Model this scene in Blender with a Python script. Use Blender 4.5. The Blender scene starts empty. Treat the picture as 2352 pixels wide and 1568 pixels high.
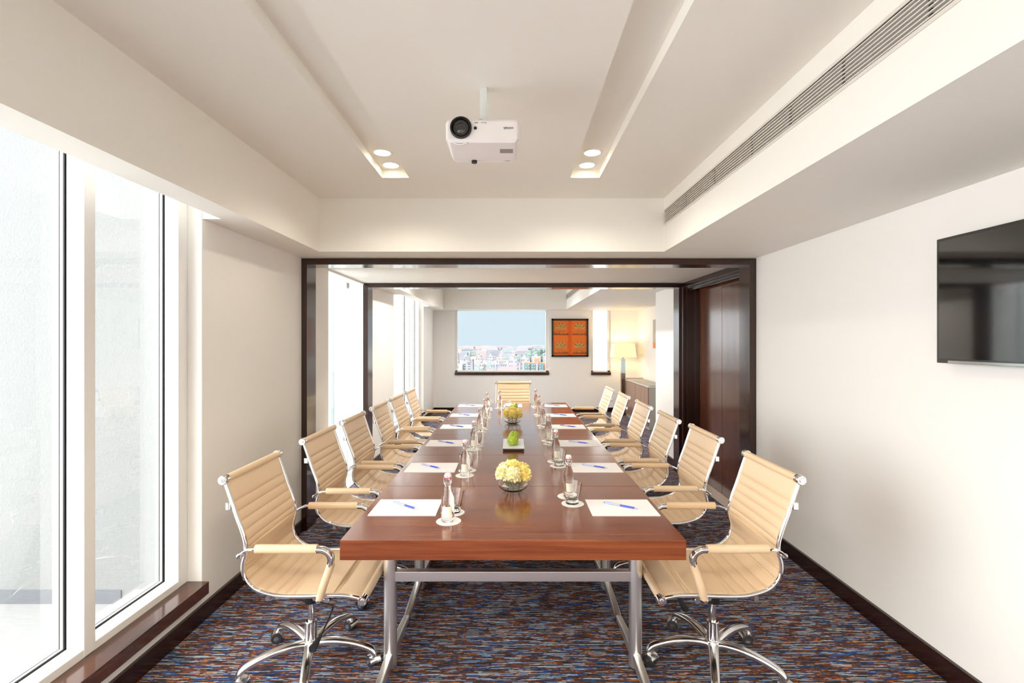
import bpy, bmesh, math, random
from mathutils import Vector, Matrix
random.seed(7)
C = bpy.context.scene.collection
PI = math.pi

# ------------------------------------------------------------------ camera, sky, exposure
sc = bpy.context.scene
cam = bpy.data.cameras.new('camera'); cam.sensor_width = 36; cam.lens = 36 * 1125 / 2352
cam.clip_start = .05; cam.clip_end = 6000
camo = bpy.data.objects.new('camera', cam); C.objects.link(camo)
camo.location = (0, 0, 1.52); camo.rotation_euler = (PI / 2, 0, 0)
sc.camera = camo
sc.view_settings.view_transform = 'Standard'; sc.view_settings.look = 'None'
sc.view_settings.gamma = 1; sc.view_settings.exposure = 0.19
sc.view_settings.use_curve_mapping = False
sc.cycles.use_denoising = True
sc.cycles.max_bounces = 14; sc.cycles.diffuse_bounces = 8; sc.cycles.glossy_bounces = 6
sc.cycles.transmission_bounces = 10; sc.cycles.transparent_max_bounces = 16
sc.cycles.sample_clamp_indirect = 6

world = bpy.data.worlds.new('sky'); sc.world = world; world.use_nodes = True
nt = world.node_tree; nt.nodes.clear()
def N(t, **k):
    n = nt.nodes.new(t)
    for a, b in k.items(): setattr(n, a, b)
    return n
tc = N('ShaderNodeTexCoord')
dot = N('ShaderNodeVectorMath', operation='DOT_PRODUCT')
sd = Vector((-.92, -.05, .38)).normalized(); dot.inputs[1].default_value = sd
mr = N('ShaderNodeMapRange', interpolation_type='SMOOTHSTEP')
mr.inputs['From Min'].default_value = .04; mr.inputs['From Max'].default_value = .75
mix = N('ShaderNodeMix', data_type='RGBA')
mix.inputs[6].default_value = (.80, .96, 1.06, 1); mix.inputs[7].default_value = (7.6, 7.6, 7.7, 1)
bg = N('ShaderNodeBackground'); ow = N('ShaderNodeOutputWorld')
nt.links.new(tc.outputs['Generated'], dot.inputs[0]); nt.links.new(dot.outputs['Value'], mr.inputs['Value'])
nt.links.new(mr.outputs[0], mix.inputs[0]); nt.links.new(mix.outputs[2], bg.inputs[0]); nt.links.new(bg.outputs[0], ow.inputs[0])

def portal(loc, rot, sx, sy):
    l = bpy.data.lights.new('daylight_portal', 'AREA'); l.shape = 'RECTANGLE'; l.size = sx; l.size_y = sy
    l.cycles.is_portal = True
    o = bpy.data.objects.new('daylight_portal', l); C.objects.link(o); o.location = loc; o.rotation_euler = rot
portal((-1.92, -.1, 1.25), (0, -PI / 2, 0), 2.6, 5.6)
portal((-1.80, 5.06, 1.08), (0, -PI / 2, 0), 2.2, 1.1)
portal((-1.92, 8.15, 1.25), (0, -PI / 2, 0), 2.6, 2.3)
portal((-.215, 10.62, 1.53), (-PI / 2, 0, 0), 2.05, 1.3)

# ------------------------------------------------------------------ materials
def mat(name, col=(.8, .8, .8), rough=.5, metal=0., coat=0., coat_r=.1, spec=.5, emit=None, es=1., trans=0., ior=1.45, sheen=0.):
    m = bpy.data.materials.new(name); m.use_nodes = True
    b = m.node_tree.nodes['Principled BSDF']
    b.inputs['Base Color'].default_value = (*col, 1); b.inputs['Roughness'].default_value = rough
    b.inputs['Metallic'].default_value = metal; b.inputs['Coat Weight'].default_value = coat
    b.inputs['Coat Roughness'].default_value = coat_r; b.inputs['Specular IOR Level'].default_value = spec
    b.inputs['Transmission Weight'].default_value = trans; b.inputs['IOR'].default_value = ior
    b.inputs['Sheen Weight'].default_value = sheen
    if emit: b.inputs['Emission Color'].default_value = (*emit, 1); b.inputs['Emission Strength'].default_value = es
    return m
def nodes(m): return m.node_tree, m.node_tree.nodes['Principled BSDF']
def ramp(t, stops, interp='LINEAR'):
    r = t.nodes.new('ShaderNodeValToRGB'); r.color_ramp.interpolation = interp
    e = r.color_ramp.elements
    while len(e) < len(stops): e.new(.5)
    for el, (p, c) in zip(e, stops): el.position = p; el.color = (*c, 1)
    return r
def math_node(t, op, a=None, b=None):
    n = t.nodes.new('ShaderNodeMath'); n.operation = op
    for i, v in enumerate((a, b)):
        if v is None: continue
        if isinstance(v, (int, float)): n.inputs[i].default_value = v
        else: t.links.new(v, n.inputs[i])
    return n.outputs[0]
def coords(t, scale, kind='Object'):
    c = t.nodes.new('ShaderNodeTexCoord'); mp = t.nodes.new('ShaderNodeMapping'); mp.inputs['Scale'].default_value = scale
    t.links.new(c.outputs[kind], mp.inputs[0]); return mp.outputs[0]
def add_bump(m, scale, strength, dist=.002, detail=3):
    t, b = nodes(m)
    n = t.nodes.new('ShaderNodeTexNoise'); n.inputs['Detail'].default_value = detail; n.inputs['Scale'].default_value = 1
    t.links.new(coords(t, scale), n.inputs['Vector'])
    bp = t.nodes.new('ShaderNodeBump'); bp.inputs['Strength'].default_value = strength; bp.inputs['Distance'].default_value = dist
    t.links.new(n.outputs[0], bp.inputs['Height']); t.links.new(bp.outputs[0], b.inputs['Normal'])
def wood(name, dark, light, scale, rough=.25, coat=.3, seam=None):
    m = mat(name, light, rough, coat=coat, coat_r=.12); t, b = nodes(m)
    v = coords(t, scale)
    n = t.nodes.new('ShaderNodeTexNoise'); n.inputs['Scale'].default_value = 1; n.inputs['Detail'].default_value = 6; n.inputs['Roughness'].default_value = .62
    n.inputs['Distortion'].default_value = .4
    t.links.new(v, n.inputs['Vector'])
    mid = tuple((a + c) / 2 for a, c in zip(dark, light))
    r = ramp(t, [(.28, dark), (.5, mid), (.72, light)])
    t.links.new(n.outputs[0], r.inputs[0]); t.links.new(r.outputs[0], b.inputs['Base Color'])
    return m
def thin_glass(name, tint=(.96, .98, .97), refl=.16):
    m = bpy.data.materials.new(name); m.use_nodes = True; t = m.node_tree; t.nodes.clear()
    tr = t.nodes.new('ShaderNodeBsdfTransparent'); tr.inputs[0].default_value = (*tint, 1)
    gl = t.nodes.new('ShaderNodeBsdfGlossy'); gl.inputs['Roughness'].default_value = .0
    fr = t.nodes.new('ShaderNodeFresnel'); fr.inputs[0].default_value = 1.35
    f2 = t.nodes.new('ShaderNodeMath'); f2.operation = 'MULTIPLY'; f2.inputs[1].default_value = refl
    mx = t.nodes.new('ShaderNodeMixShader'); o = t.nodes.new('ShaderNodeOutputMaterial')
    t.links.new(fr.outputs[0], f2.inputs[0]); t.links.new(f2.outputs[0], mx.inputs[0])
    t.links.new(tr.outputs[0], mx.inputs[1]); t.links.new(gl.outputs[0], mx.inputs[2]); t.links.new(mx.outputs[0], o.inputs[0])
    return m

M = {}
M['wall'] = mat('painted_wall', (.88, .862, .83), .55); add_bump(M['wall'], (60, 60, 60), .08)
M['ceiling'] = mat('ceiling_paint', (.88, .858, .80), .6)
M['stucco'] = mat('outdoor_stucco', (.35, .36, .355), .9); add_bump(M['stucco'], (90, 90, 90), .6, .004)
M['band'] = mat('grey_dado', (.24, .25, .27), .8); add_bump(M['band'], (60, 60, 60), .3)
M['teal'] = mat('pale_green_strip', (.42, .50, .50), .5)
M['lit_white'] = mat('lit_white', (.88, .88, .88), .9)  # brighter copy of the outdoor white, so these walls look strongly daylit
M['paving'] = mat('balcony_screed', (.46, .46, .445), .8)
M['alu'] = mat('white_aluminium', (.80, .79, .77), .35)
M['gasket'] = mat('black_gasket', (.012, .012, .016), .4)
M['pane'] = thin_glass('window_glass', (.87, .877, .872))
M['doorpane'] = thin_glass('door_glass', (.95, .98, .97))
M['table'] = wood('mahogany_veneer', (.11, .020, .005), (.27, .072, .020), (1.6, 44, 44), .2, .6)
M['frame'] = wood('dark_wenge', (.013, .003, .0015), (.042, .010, .005), (20, 20, 1.5), .22, .5)
M['framex'] = wood('dark_wenge_rail', (.013, .003, .0015), (.042, .010, .005), (1.5, 20, 20), .22, .5)
M['skirt'] = wood('dark_skirting', (.009, .002, .001), (.028, .007, .004), (20, 1.5, 20), .25, .25)
M['sill'] = wood('sill_wood', (.03, .008, .004), (.12, .04, .02), (26, 2, 26), .18, .7)
M['door'] = wood('walnut_door', (.04, .011, .005), (.15, .05, .022), (14, 14, .9), .2, .5)
M['chrome'] = mat('chrome', (.88, .88, .88), .06, 1)
M['alloy'] = mat('polished_alloy', (.80, .80, .81), .17, 1)
M['steel'] = mat('brushed_steel', (.90, .885, .865), .33, 1)
M['leather'] = mat('tan_leather', (.73, .54, .345), .38, coat=.35, coat_r=.35); add_bump(M['leather'], (240, 240, 240), .12, .001)
M['black'] = mat('black_plastic', (.012, .012, .013), .4)
M['wheel'] = mat('caster_tyre', (.035, .04, .045), .4)
M['paper'] = mat('white_paper', (.88, .86, .86), .6)
M['card'] = mat('white_card', (.87, .85, .80), .6)
M['glass'] = mat('clear_glass', (1, 1, 1), .0, trans=1, ior=1.45)
M['tglass'] = mat('tumbler_glass', (.99, 1, .985), .0, trans=1, ior=1.45)
M['ceramic'] = mat('white_ceramic', (.86, .85, .83), .2, coat=.3)
M['red'] = mat('red_rubber', (.75, .03, .04), .4)
M['wire'] = mat('steel_wire', (.6, .6, .6), .2, 1)
M['label'] = mat('bottle_print', (.84, .80, .66), .6)
M['apple'] = mat('green_apple_skin', (.36, .50, .03), .3, coat=.3)
M['stalk'] = mat('brown_stalk', (.08, .05, .02), .7)
M['slate'] = mat('dark_plate_edge', (.06, .045, .04), .3)
M['yellow'] = mat('yellow_petal', (.95, .84, .36), .6); M['cream'] = mat('cream_petal', (.93, .90, .64), .6)
M['stem'] = mat('green_stem', (.10, .24, .05), .5)
M['penblue'] = mat('blue_ink', (.06, .10, .50), .3); M['penwhite'] = mat('pen_barrel', (.42, .47, .70), .25); M['pengrey'] = mat('pen_grip', (.10, .10, .22), .3)
M['plastic'] = mat('white_plastic', (.84, .80, .79), .3, coat=.2)
M['lens'] = mat('lens_glass', (.01, .01, .012), .04, coat=1, coat_r=.02)
M['lensring'] = mat('lens_ring', (.05, .045, .04), .25, .6)
M['ink'] = mat('printed_ink', (.04, .04, .05), .5); M['sticker'] = mat('grey_sticker', (.30, .26, .25), .5)
M['mount'] = mat('mount_paint', (.74, .77, .76), .35); M['olive'] = mat('olive_bracket', (.25, .26, .19), .4)
M['grille'] = mat('grille_paint', (.72, .68, .62), .4); M['shade_sheet'] = mat('duct_shade', (.016, .013, .01), .9)
M['tvscreen'] = mat('tv_screen', (.004, .004, .005), .06, spec=.6, coat=.8, coat_r=.05); M['tvbez'] = mat('tv_bezel', (.01, .009, .01), .15, coat=.5)
M['tvstrip'] = mat('tv_trim_strip', (.35, .37, .37), .15, .8)
M['lamp'] = mat('lamp_glow', (1, .95, .85), .5, emit=(1, .86, .62), es=9)
M['shade'] = mat('lamp_shade_cloth', (.85, .72, .48), .8, emit=(1, .78, .42), es=.55)
M['pglass'] = mat('mirror_panel', (.55, .65, .68), .08, 1); M['pdark'] = mat('smoked_mirror', (.30, .27, .25), .1, 1)
M['cabwood'] = wood('cabinet_veneer', (.20, .10, .065), (.34, .19, .13), (16, 16, 1.2), .3, .3)
M['cabgrey'] = mat('cabinet_side', (.36, .34, .30), .35); M['cabtop'] = mat('cabinet_stone_top', (.62, .57, .49), .15, coat=.4)
M['stone'] = mat('beige_threshold', (.62, .50, .40), .3)
M['orange'] = mat('orange_silk', (.80, .17, .008), .4, coat=.2); M['band2'] = mat('deep_orange_band', (.72, .10, .004), .4)
M['motif'] = mat('motif_thread', (.30, .20, .07), .6); M['motif2'] = mat('motif_dark_thread', (.05, .045, .04), .6); M['motif3'] = mat('motif_gold_thread', (.60, .33, .08), .5)
M['picframe'] = mat('black_picture_frame', (.012, .005, .004), .25, coat=.3)
# carpet: woven rows of short coloured streaks across the room
m = mat('striped_carpet', (.1, .1, .1), .95, spec=.1); M['carpet'] = m; t, b = nodes(m)
c = t.nodes.new('ShaderNodeTexCoord'); sx = t.nodes.new('ShaderNodeSeparateXYZ'); t.links.new(c.outputs['Object'], sx.inputs[0])
def streak(rows, xs, seed):
    row = math_node(t, 'FLOOR', math_node(t, 'MULTIPLY', sx.outputs[1], rows))
    wn = t.nodes.new('ShaderNodeTexWhiteNoise'); wn.noise_dimensions = '1D'; t.links.new(math_node(t, 'ADD', row, seed), wn.inputs['W'])
    cb = t.nodes.new('ShaderNodeCombineXYZ')
    t.links.new(math_node(t, 'ADD', math_node(t, 'MULTIPLY', sx.outputs[0], xs), math_node(t, 'MULTIPLY', wn.outputs[0], 90)), cb.inputs[0])
    t.links.new(math_node(t, 'MULTIPLY', row, 7.31), cb.inputs[1])
    n = t.nodes.new('ShaderNodeTexNoise'); n.noise_dimensions = '2D'; n.inputs['Scale'].default_value = 1; n.inputs['Detail'].default_value = 2
    t.links.new(cb.outputs[0], n.inputs['Vector']); return n.outputs[0]
a1 = streak(150, 6.5, 1.3); a2 = streak(300, 8, 44.7)
cr = ramp(t, [(0, (.10, .10, .10)), (.30, (.035, .10, .30)), (.385, (.05, .045, .065)), (.44, (.18, .06, .035)), (.50, (.075, .055, .055)), (.545, (.15, .06, .04)), (.595, (.42, .14, .03)), (.635, (.12, .07, .08)), (.69, (.05, .13, .34))], 'CONSTANT')
t.links.new(a1, cr.inputs[0])
thr = ramp(t, [(0, (0, 0, 0)), (.60, (0, 0, 0)), (.62, (1, 1, 1))]); t.links.new(a2, thr.inputs[0])
mx = t.nodes.new('ShaderNodeMix'); mx.data_type = 'RGBA'; mx.inputs[7].default_value = (.36, .44, .50, 1)
t.links.new(thr.outputs[0], mx.inputs[0]); t.links.new(cr.outputs[0], mx.inputs[6])
thd = ramp(t, [(0, (1, 1, 1)), (.40, (1, 1, 1)), (.43, (0, 0, 0))]); t.links.new(a2, thd.inputs[0])
mx2 = t.nodes.new('ShaderNodeMix'); mx2.data_type = 'RGBA'; mx2.inputs[7].default_value = (.028, .03, .04, 1)
t.links.new(thd.outputs[0], mx2.inputs[0]); t.links.new(mx.outputs[2], mx2.inputs[6]); t.links.new(mx2.outputs[2], b.inputs['Base Color'])
n = t.nodes.new('ShaderNodeTexNoise'); n.inputs['Scale'].default_value = 500; bp = t.nodes.new('ShaderNodeBump'); bp.inputs['Strength'].default_value = .5; bp.inputs['Distance'].default_value = .003
t.links.new(c.outputs['Object'], n.inputs['Vector']); t.links.new(n.outputs[0], bp.inputs['Height']); t.links.new(bp.outputs[0], b.inputs['Normal'])

# ------------------------------------------------------------------ mesh helpers
def merge(bm, t2, mi=0):
    me = bpy.data.meshes.new('t')
    for f in t2.faces: f.material_index = mi
    t2.to_mesh(me); t2.free(); bm.from_mesh(me); bpy.data.meshes.remove(me)
def box(bm, x0, x1, y0, y1, z0, z1, bev=0, mi=0, mtx=None, seg=2):
    t2 = bmesh.new(); bmesh.ops.create_cube(t2, size=1)
    for v in t2.verts: v.co = Vector(((x0 + x1) / 2 + v.co.x * (x1 - x0), (y0 + y1) / 2 + v.co.y * (y1 - y0), (z0 + z1) / 2 + v.co.z * (z1 - z0)))
    if bev: bmesh.ops.bevel(t2, geom=t2.edges[:], offset=bev, segments=seg, profile=.6, affect='EDGES')
    if mtx: bmesh.ops.transform(t2, matrix=mtx, verts=t2.verts)
    merge(bm, t2, mi); return bm
def lathe(bm, prof, seg=32, origin=(0, 0, 0), axis='Z', mi=0, mtx=None):
    t2 = bmesh.new(); rings = []
    for r, z in prof:
        if r < 1e-5: rings.append([t2.verts.new((0, 0, z))])
        else: rings.append([t2.verts.new((r * math.cos(2 * PI * i / seg), r * math.sin(2 * PI * i / seg), z)) for i in range(seg)])
    for a, b_ in zip(rings, rings[1:]):
        for i in range(seg):
            j = (i + 1) % seg
            if len(a) == 1 and len(b_) == 1: break
            if len(a) == 1: t2.faces.new((a[0], b_[j], b_[i]))
            elif len(b_) == 1: t2.faces.new((a[i], a[j], b_[0]))
            else: t2.faces.new((a[i], a[j], b_[j], b_[i]))
    bmesh.ops.recalc_face_normals(t2, faces=t2.faces)
    R = {'Z': Matrix(), 'X': Matrix.Rotation(PI / 2, 4, 'Y'), 'Y': Matrix.Rotation(-PI / 2, 4, 'X')}[axis]
    T = Matrix.Translation(origin) @ R
    if mtx: T = mtx @ T
    bmesh.ops.transform(t2, matrix=T, verts=t2.verts); merge(bm, t2, mi); return bm
def cyl(bm, p0, p1, r, seg=20, r1=None, mi=0, bev=0):
    p0, p1 = Vector(p0), Vector(p1); d = p1 - p0; L = d.length; r1 = r if r1 is None else r1
    q = d.to_track_quat('Z', 'Y').to_matrix().to_4x4()
    pr = [(0, 0), (r - bev, 0), (r, bev), (r1, L - bev), (r1 - bev, L), (0, L)] if bev else [(0, 0), (r, 0), (r1, L), (0, L)]
    return lathe(bm, pr, seg, mi=mi, mtx=Matrix.Translation(p0) @ q)
def spline(pts, n=8):
    P = [Vector(p) for p in pts]; P = [P[0] * 2 - P[1]] + P + [P[-1] * 2 - P[-2]]; out = []
    for i in range(1, len(P) - 2):
        for k in range(n):
            u = k / n; a, b_, c_, d = P[i - 1:i + 3]
            out.append(.5 * ((2 * b_) + (c_ - a) * u + (2 * a - 5 * b_ + 4 * c_ - d) * u * u + (3 * b_ - a - 3 * c_ + d) * u ** 3))
    out.append(P[-2]); return out
def sweep(bm, path, rw, rh, seg=12, up=(0, 1, 0), mi=0, sq=1.0):
    """tube of superelliptic section; rw along `up`-side, rh across; numbers or lists"""
    path = [Vector(p) for p in path]; n = len(path); up = Vector(up); t2 = bmesh.new(); rings = []
    for i, p in enumerate(path):
        d = (path[min(i + 1, n - 1)] - path[max(i - 1, 0)]).normalized()
        s = (up - d * up.dot(d)).normalized(); w = d.cross(s)
        a = rw[i] if isinstance(rw, (list, tuple)) else rw; b_ = rh[i] if isinstance(rh, (list, tuple)) else rh
        ring = []
        for k in range(seg):
            th = 2 * PI * (k + .5) / seg; cx, cy = math.cos(th), math.sin(th)
            cx = math.copysign(abs(cx) ** sq, cx); cy = math.copysign(abs(cy) ** sq, cy)
            ring.append(t2.verts.new(p + s * a * cx + w * b_ * cy))
        rings.append(ring)
    for a, b_ in zip(rings, rings[1:]):
        for k in range(seg): t2.faces.new((a[k], a[(k + 1) % seg], b_[(k + 1) % seg], b_[k]))
    t2.faces.new(rings[0]); t2.faces.new(rings[-1][::-1])
    bmesh.ops.recalc_face_normals(t2, faces=t2.faces); merge(bm, t2, mi); return bm
def ball(bm, c_, r, mi=0, sub=2, sc_=(1, 1, 1)):
    t2 = bmesh.new(); bmesh.ops.create_icosphere(t2, subdivisions=sub, radius=r)
    for v in t2.verts: v.co = Vector((v.co.x * sc_[0] + c_[0], v.co.y * sc_[1] + c_[1], v.co.z * sc_[2] + c_[2]))
    merge(bm, t2, mi); return bm
def obj(name, bm, mats, parent=None, smooth=True, ang=38):
    me = bpy.data.meshes.new(name); bm.to_mesh(me); bm.free()
    if not isinstance(mats, (list, tuple)): mats = [mats]
    for q in mats: me.materials.append(M[q] if isinstance(q, str) else q)
    if smooth: me.shade_smooth(); me.set_sharp_from_angle(angle=math.radians(ang))
    o = bpy.data.objects.new(name, me); C.objects.link(o)
    if smooth: wn = o.modifiers.new('weighted_normal', 'WEIGHTED_NORMAL'); wn.keep_sharp = True
    if parent: o.parent = parent
    return o
def B(): return bmesh.new()
def tag(o, label=None, cat=None, group=None, kind=None):
    if label: o['label'] = label
    if cat: o['category'] = cat
    if group: o['group'] = group
    if kind: o['kind'] = kind
    return o
def thing(name, label, cat, loc=(0, 0, 0), rz=0, group=None):
    o = bpy.data.objects.new(name, None); o.empty_display_size = .1; C.objects.link(o); o.location = loc; o.rotation_euler = (0, 0, rz)
    return tag(o, label, cat, group)
def copy_tree(o, parent=None):
    c_ = o.copy(); C.objects.link(c_)
    if parent: c_.parent = parent
    for ch in list(o.children): copy_tree(ch, c_)
    return c_
def S(name, bm, m_, label, cat='structure', parent=None, smooth=False):
    o = obj(name, bm, m_, parent, smooth)
    if not parent: tag(o, label, cat, kind='structure')
    return o

# ------------------------------------------------------------------ room shell
XL, XR, XW = -1.69, 1.96, -1.86          # left wall, right wall, window glass plane
SX0, SX1 = -1.434, 1.132                 # soffit faces
ZS, ZC, ZR = 2.188, 2.585, 2.641         # soffit underside, ceiling, cove top
Y0, YW, YS, YP, YQ = -3.0, 2.672, 3.641, 3.945, 4.10     # back of room, window end, end soffit, portal wall
YP2, YQ2, YSE, YE = 5.60, 5.78, 10.2, 10.55
XR2 = 2.70
bm = B(); box(bm, -1.80, 2.05, Y0, 6.70, -.08, 0); box(bm, -1.80, 2.80, 6.70, YE + .1, -.08, 0)
S('floor', bm, 'carpet', 'carpet floor woven in short streaks of blue, rust, brown and pale grey', 'floor')
bm = B(); box(bm, 1.955, 2.22, YQ - .02, 5.62, -.06, .004)
S('floor', bm, 'stone', 'beige stone threshold strip at the foot of the dark wooden doors', 'floor')

# left wall
bm = B()
box(bm, XL - .25, XL, YW, YQ + .41, 0, 2.75)
box(bm, XL - .2, XL, YP2, 7.0, 0, 2.75); box(bm, XL - .25, XL, 9.36, YE + .1, 0, 2.75)
box(bm, XL - .02, XL, Y0, YW, 0, .148)
box(bm, XL - .02, XL, 7.0, 9.36, 0, .148)
box(bm, -1.97, XL - .02, Y0, YW, -.05, .148); box(bm, -1.97, XL - .02, 7.0, 9.36, -.05, .148)
box(bm, -1.97, -1.90, Y0, YW, 2.50, 2.75); box(bm, -1.97, -1.90, 7, 9.36, 2.50, 2.75)
box(bm, XL - .2, XL, YQ + .41, YP2, 2.17, 2.75)
S('wall_left', bm, 'wall', 'warm white left wall holding the tall windows', 'wall')
bm = B()
box(bm, XR, XR + .25, Y0, YQ, 0, 2.75)
box(bm, XR, XR + .25, YQ, 5.56, 2.135, 2.75); box(bm, XR, XR + .30, 5.60, 6.68, 0, 2.75)
box(bm, XR2, XR2 + .2, 6.6, YE + .1, 0, 2.75); box(bm, XR + .29, XR2, 6.48, 6.68, 0, 2.75)
S('wall_right', bm, 'wall', 'warm white right wall behind the television', 'wall')
bm = B(); wx0, wx1, wz0, wz1 = -1.230, .797, .863, ZS
vx0, vx1 = 1.702, 2.125
box(bm, -1.95, wx0, YE, YE + .22, 0, 2.75); box(bm, wx1, vx0, YE, YE + .22, 0, 2.75); box(bm, vx1, 2.95, YE, YE + .22, 0, 2.75)
for a, b_ in ((wx0, wx1), (vx0, vx1)):
    box(bm, a, b_, YE, YE + .22, 0, .80); box(bm, a, b_, YE, YE + .22, ZS + .012, 2.75)
S('wall_far', bm, 'wall', 'pale end wall with the city window and the orange picture', 'wall')
bm = B(); box(bm, -1.97, 2.21, Y0 - .2, Y0, 0, 2.75)
S('wall_back', bm, 'wall', 'plain wall behind the viewpoint', 'wall')

# ceiling with two recessed light coves
bm = B(); CV = [(-.844, -.669), (.380, .569)]
def ceil_room(y0, y1, c0, c1):
    xs = [SX0 - .02, CV[0][0], CV[0][1], CV[1][0], CV[1][1], SX1 + .02]
    for k in (0, 2, 4): box(bm, xs[k], xs[k + 1], y0, y1, ZC, ZR)
    for k in (1, 3): box(bm, xs[k], xs[k + 1], y0, c0, ZC, ZR); box(bm, xs[k], xs[k + 1], c1, y1, ZC, ZR)
ceil_room(Y0, YS, -2.6, 3.187); ceil_room(YQ2, YSE, 5.88, 9.75)
box(bm, -1.97, 2.95, Y0 - .1, YE + .2, ZR, 2.76)
box(bm, -1.80, 2.05, YQ, YP2, ZS, ZR)
ceil = S('ceiling', bm, 'ceiling', 'cream ceiling with two long recessed light coves', 'ceiling')
def soffits(y0, y1, wy0, wy1, end0, end1, xr):
    bm = B()
    box(bm, SX0 - .154, SX0, y0, y1, ZS, ZR)                                  # left box
    for a, b_ in ((y0, wy0), (wy1, y1)):
        if b_ - a > .01: box(bm, XL - .01, SX0 - .154, a, b_, ZS, ZR)
    box(bm, -1.91, SX0 - .154, wy0, wy1, 2.50, ZR)
    S('soffit', bm, 'ceiling', '', parent=ceil)
    bm = B()
    box(bm, SX1, SX1 + .05, y0, y1, ZS, 2.390); box(bm, SX1, SX1 + .05, y0, y1, 2.487, ZR)
    box(bm, SX1 + .05, xr, y0, y1, ZS, ZS + .04)
    S('soffit', bm, 'ceiling', '', parent=ceil)
    bm = B(); box(bm, XL - .01, xr, end0, end1, ZS, ZR); S('soffit', bm, 'ceiling', '', parent=ceil)
soffits(Y0, YS, Y0, YW, YS, YP, XR)
soffits(YQ2, YSE, 7.0, 9.36, YSE, YE, XR2)
bm = B(); box(bm, XL - .01, XR, YP, YQ, ZS, ZR); box(bm, XL - .01, XR, YP2, YQ2, ZS, ZR)
S('wall_header', bm, 'wall', 'plaster header over the dark wooden portals', 'wall')

# dark wood portals
def portal_frame(idx, y0, y1, lab):
    bm = B()
    xo0, xi0, xi1, xo1 = XL - .012, -1.646, 1.907, XR + .004
    zi, zo = 2.137, ZS - .002
    box(bm, xo0, xi0, y0, y1, 0, zo, .003); box(bm, xi1, xo1, y0, y1, 0, zo, .003)
    o = S('trim_%d' % idx, bm, 'frame', lab, 'door frame', smooth=True)
    bm = B(); box(bm, xi0, xi1, y0 + .0006, y1, zi, zo, .003); S('head_rail', bm, 'framex', '', parent=o, smooth=True)
    return o
portal_frame(1, 3.93, 4.112, 'nearer dark polished wooden portal frame around the table')
portal_frame(2, 5.595, 5.785, 'farther dark polished wooden portal frame before the end room')

# wooden doors on the right between the portals
d = tag(bpy.data.objects.new('door_1', None), 'dark glossy walnut double doors in the right wall between the portals', 'door', kind='structure'); C.objects.link(d)
bm = B(); box(bm, 2.085, 2.125, 4.10, 4.86, .005, 2.13, .002); obj('door_leaf', bm, 'door', d)
bm = B(); box(bm, 2.085, 2.125, 4.864, 5.56, .005, 2.13, .002); obj('door_leaf', bm, 'door', d)
bm = B(); box(bm, 1.945, 1.972, 4.10, 5.60, 2.132, ZS - .003, .002); box(bm, 1.96, 2.13, 4.1, 5.56, 2.112, 2.134, .002)
box(bm, 1.99, 2.02, 4.1, 5.56, 2.09, 2.113, .002); obj('header', bm, 'skirt', d)
bm = B(); box(bm, 1.93, 1.965, 5.53, 5.597, 0, 2.14, .003); box(bm, 1.965, 2.10, 5.50, 5.597, 0, 2.112, .002); box(bm, 2.04, 2.084, 5.44, 5.50, 0, 2.112, .002)
obj('jamb', bm, 'frame', d)
bm = B(); box(bm, 2.125, 2.2, 4.0, 5.65, 0, 2.2); obj('back_panel', bm, 'door', d)

# baseboards
def bb(side, *bx_):
    bm = B()
    for q in bx_: box(bm, *q, bev=.003)
    S('baseboard_' + side, bm, 'skirt', 'dark wooden skirting board along the %s wall' % side, 'skirting', smooth=True)
bb('left', (XL - .01, XL + .018, Y0, 3.93, 0, .092), (XL - .01, XL + .018, 4.112, 4.50, 0, .092), (XL - .01, XL + .018, 5.785, YE, 0, .092))
bb('right', (XR - .018, XR + .01, Y0, 3.93, 0, .10), (XR - .018, XR + .01, 5.785, 6.68, 0, .10), (XR2 - .018, XR2 + .01, 6.7, YE, 0, .10))
bb('far', (XL, XR2, YE - .018, YE + .01, 0, .10))
bb('back', (XL, XR, Y0 - .01, Y0 + .018, 0, .10))

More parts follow.
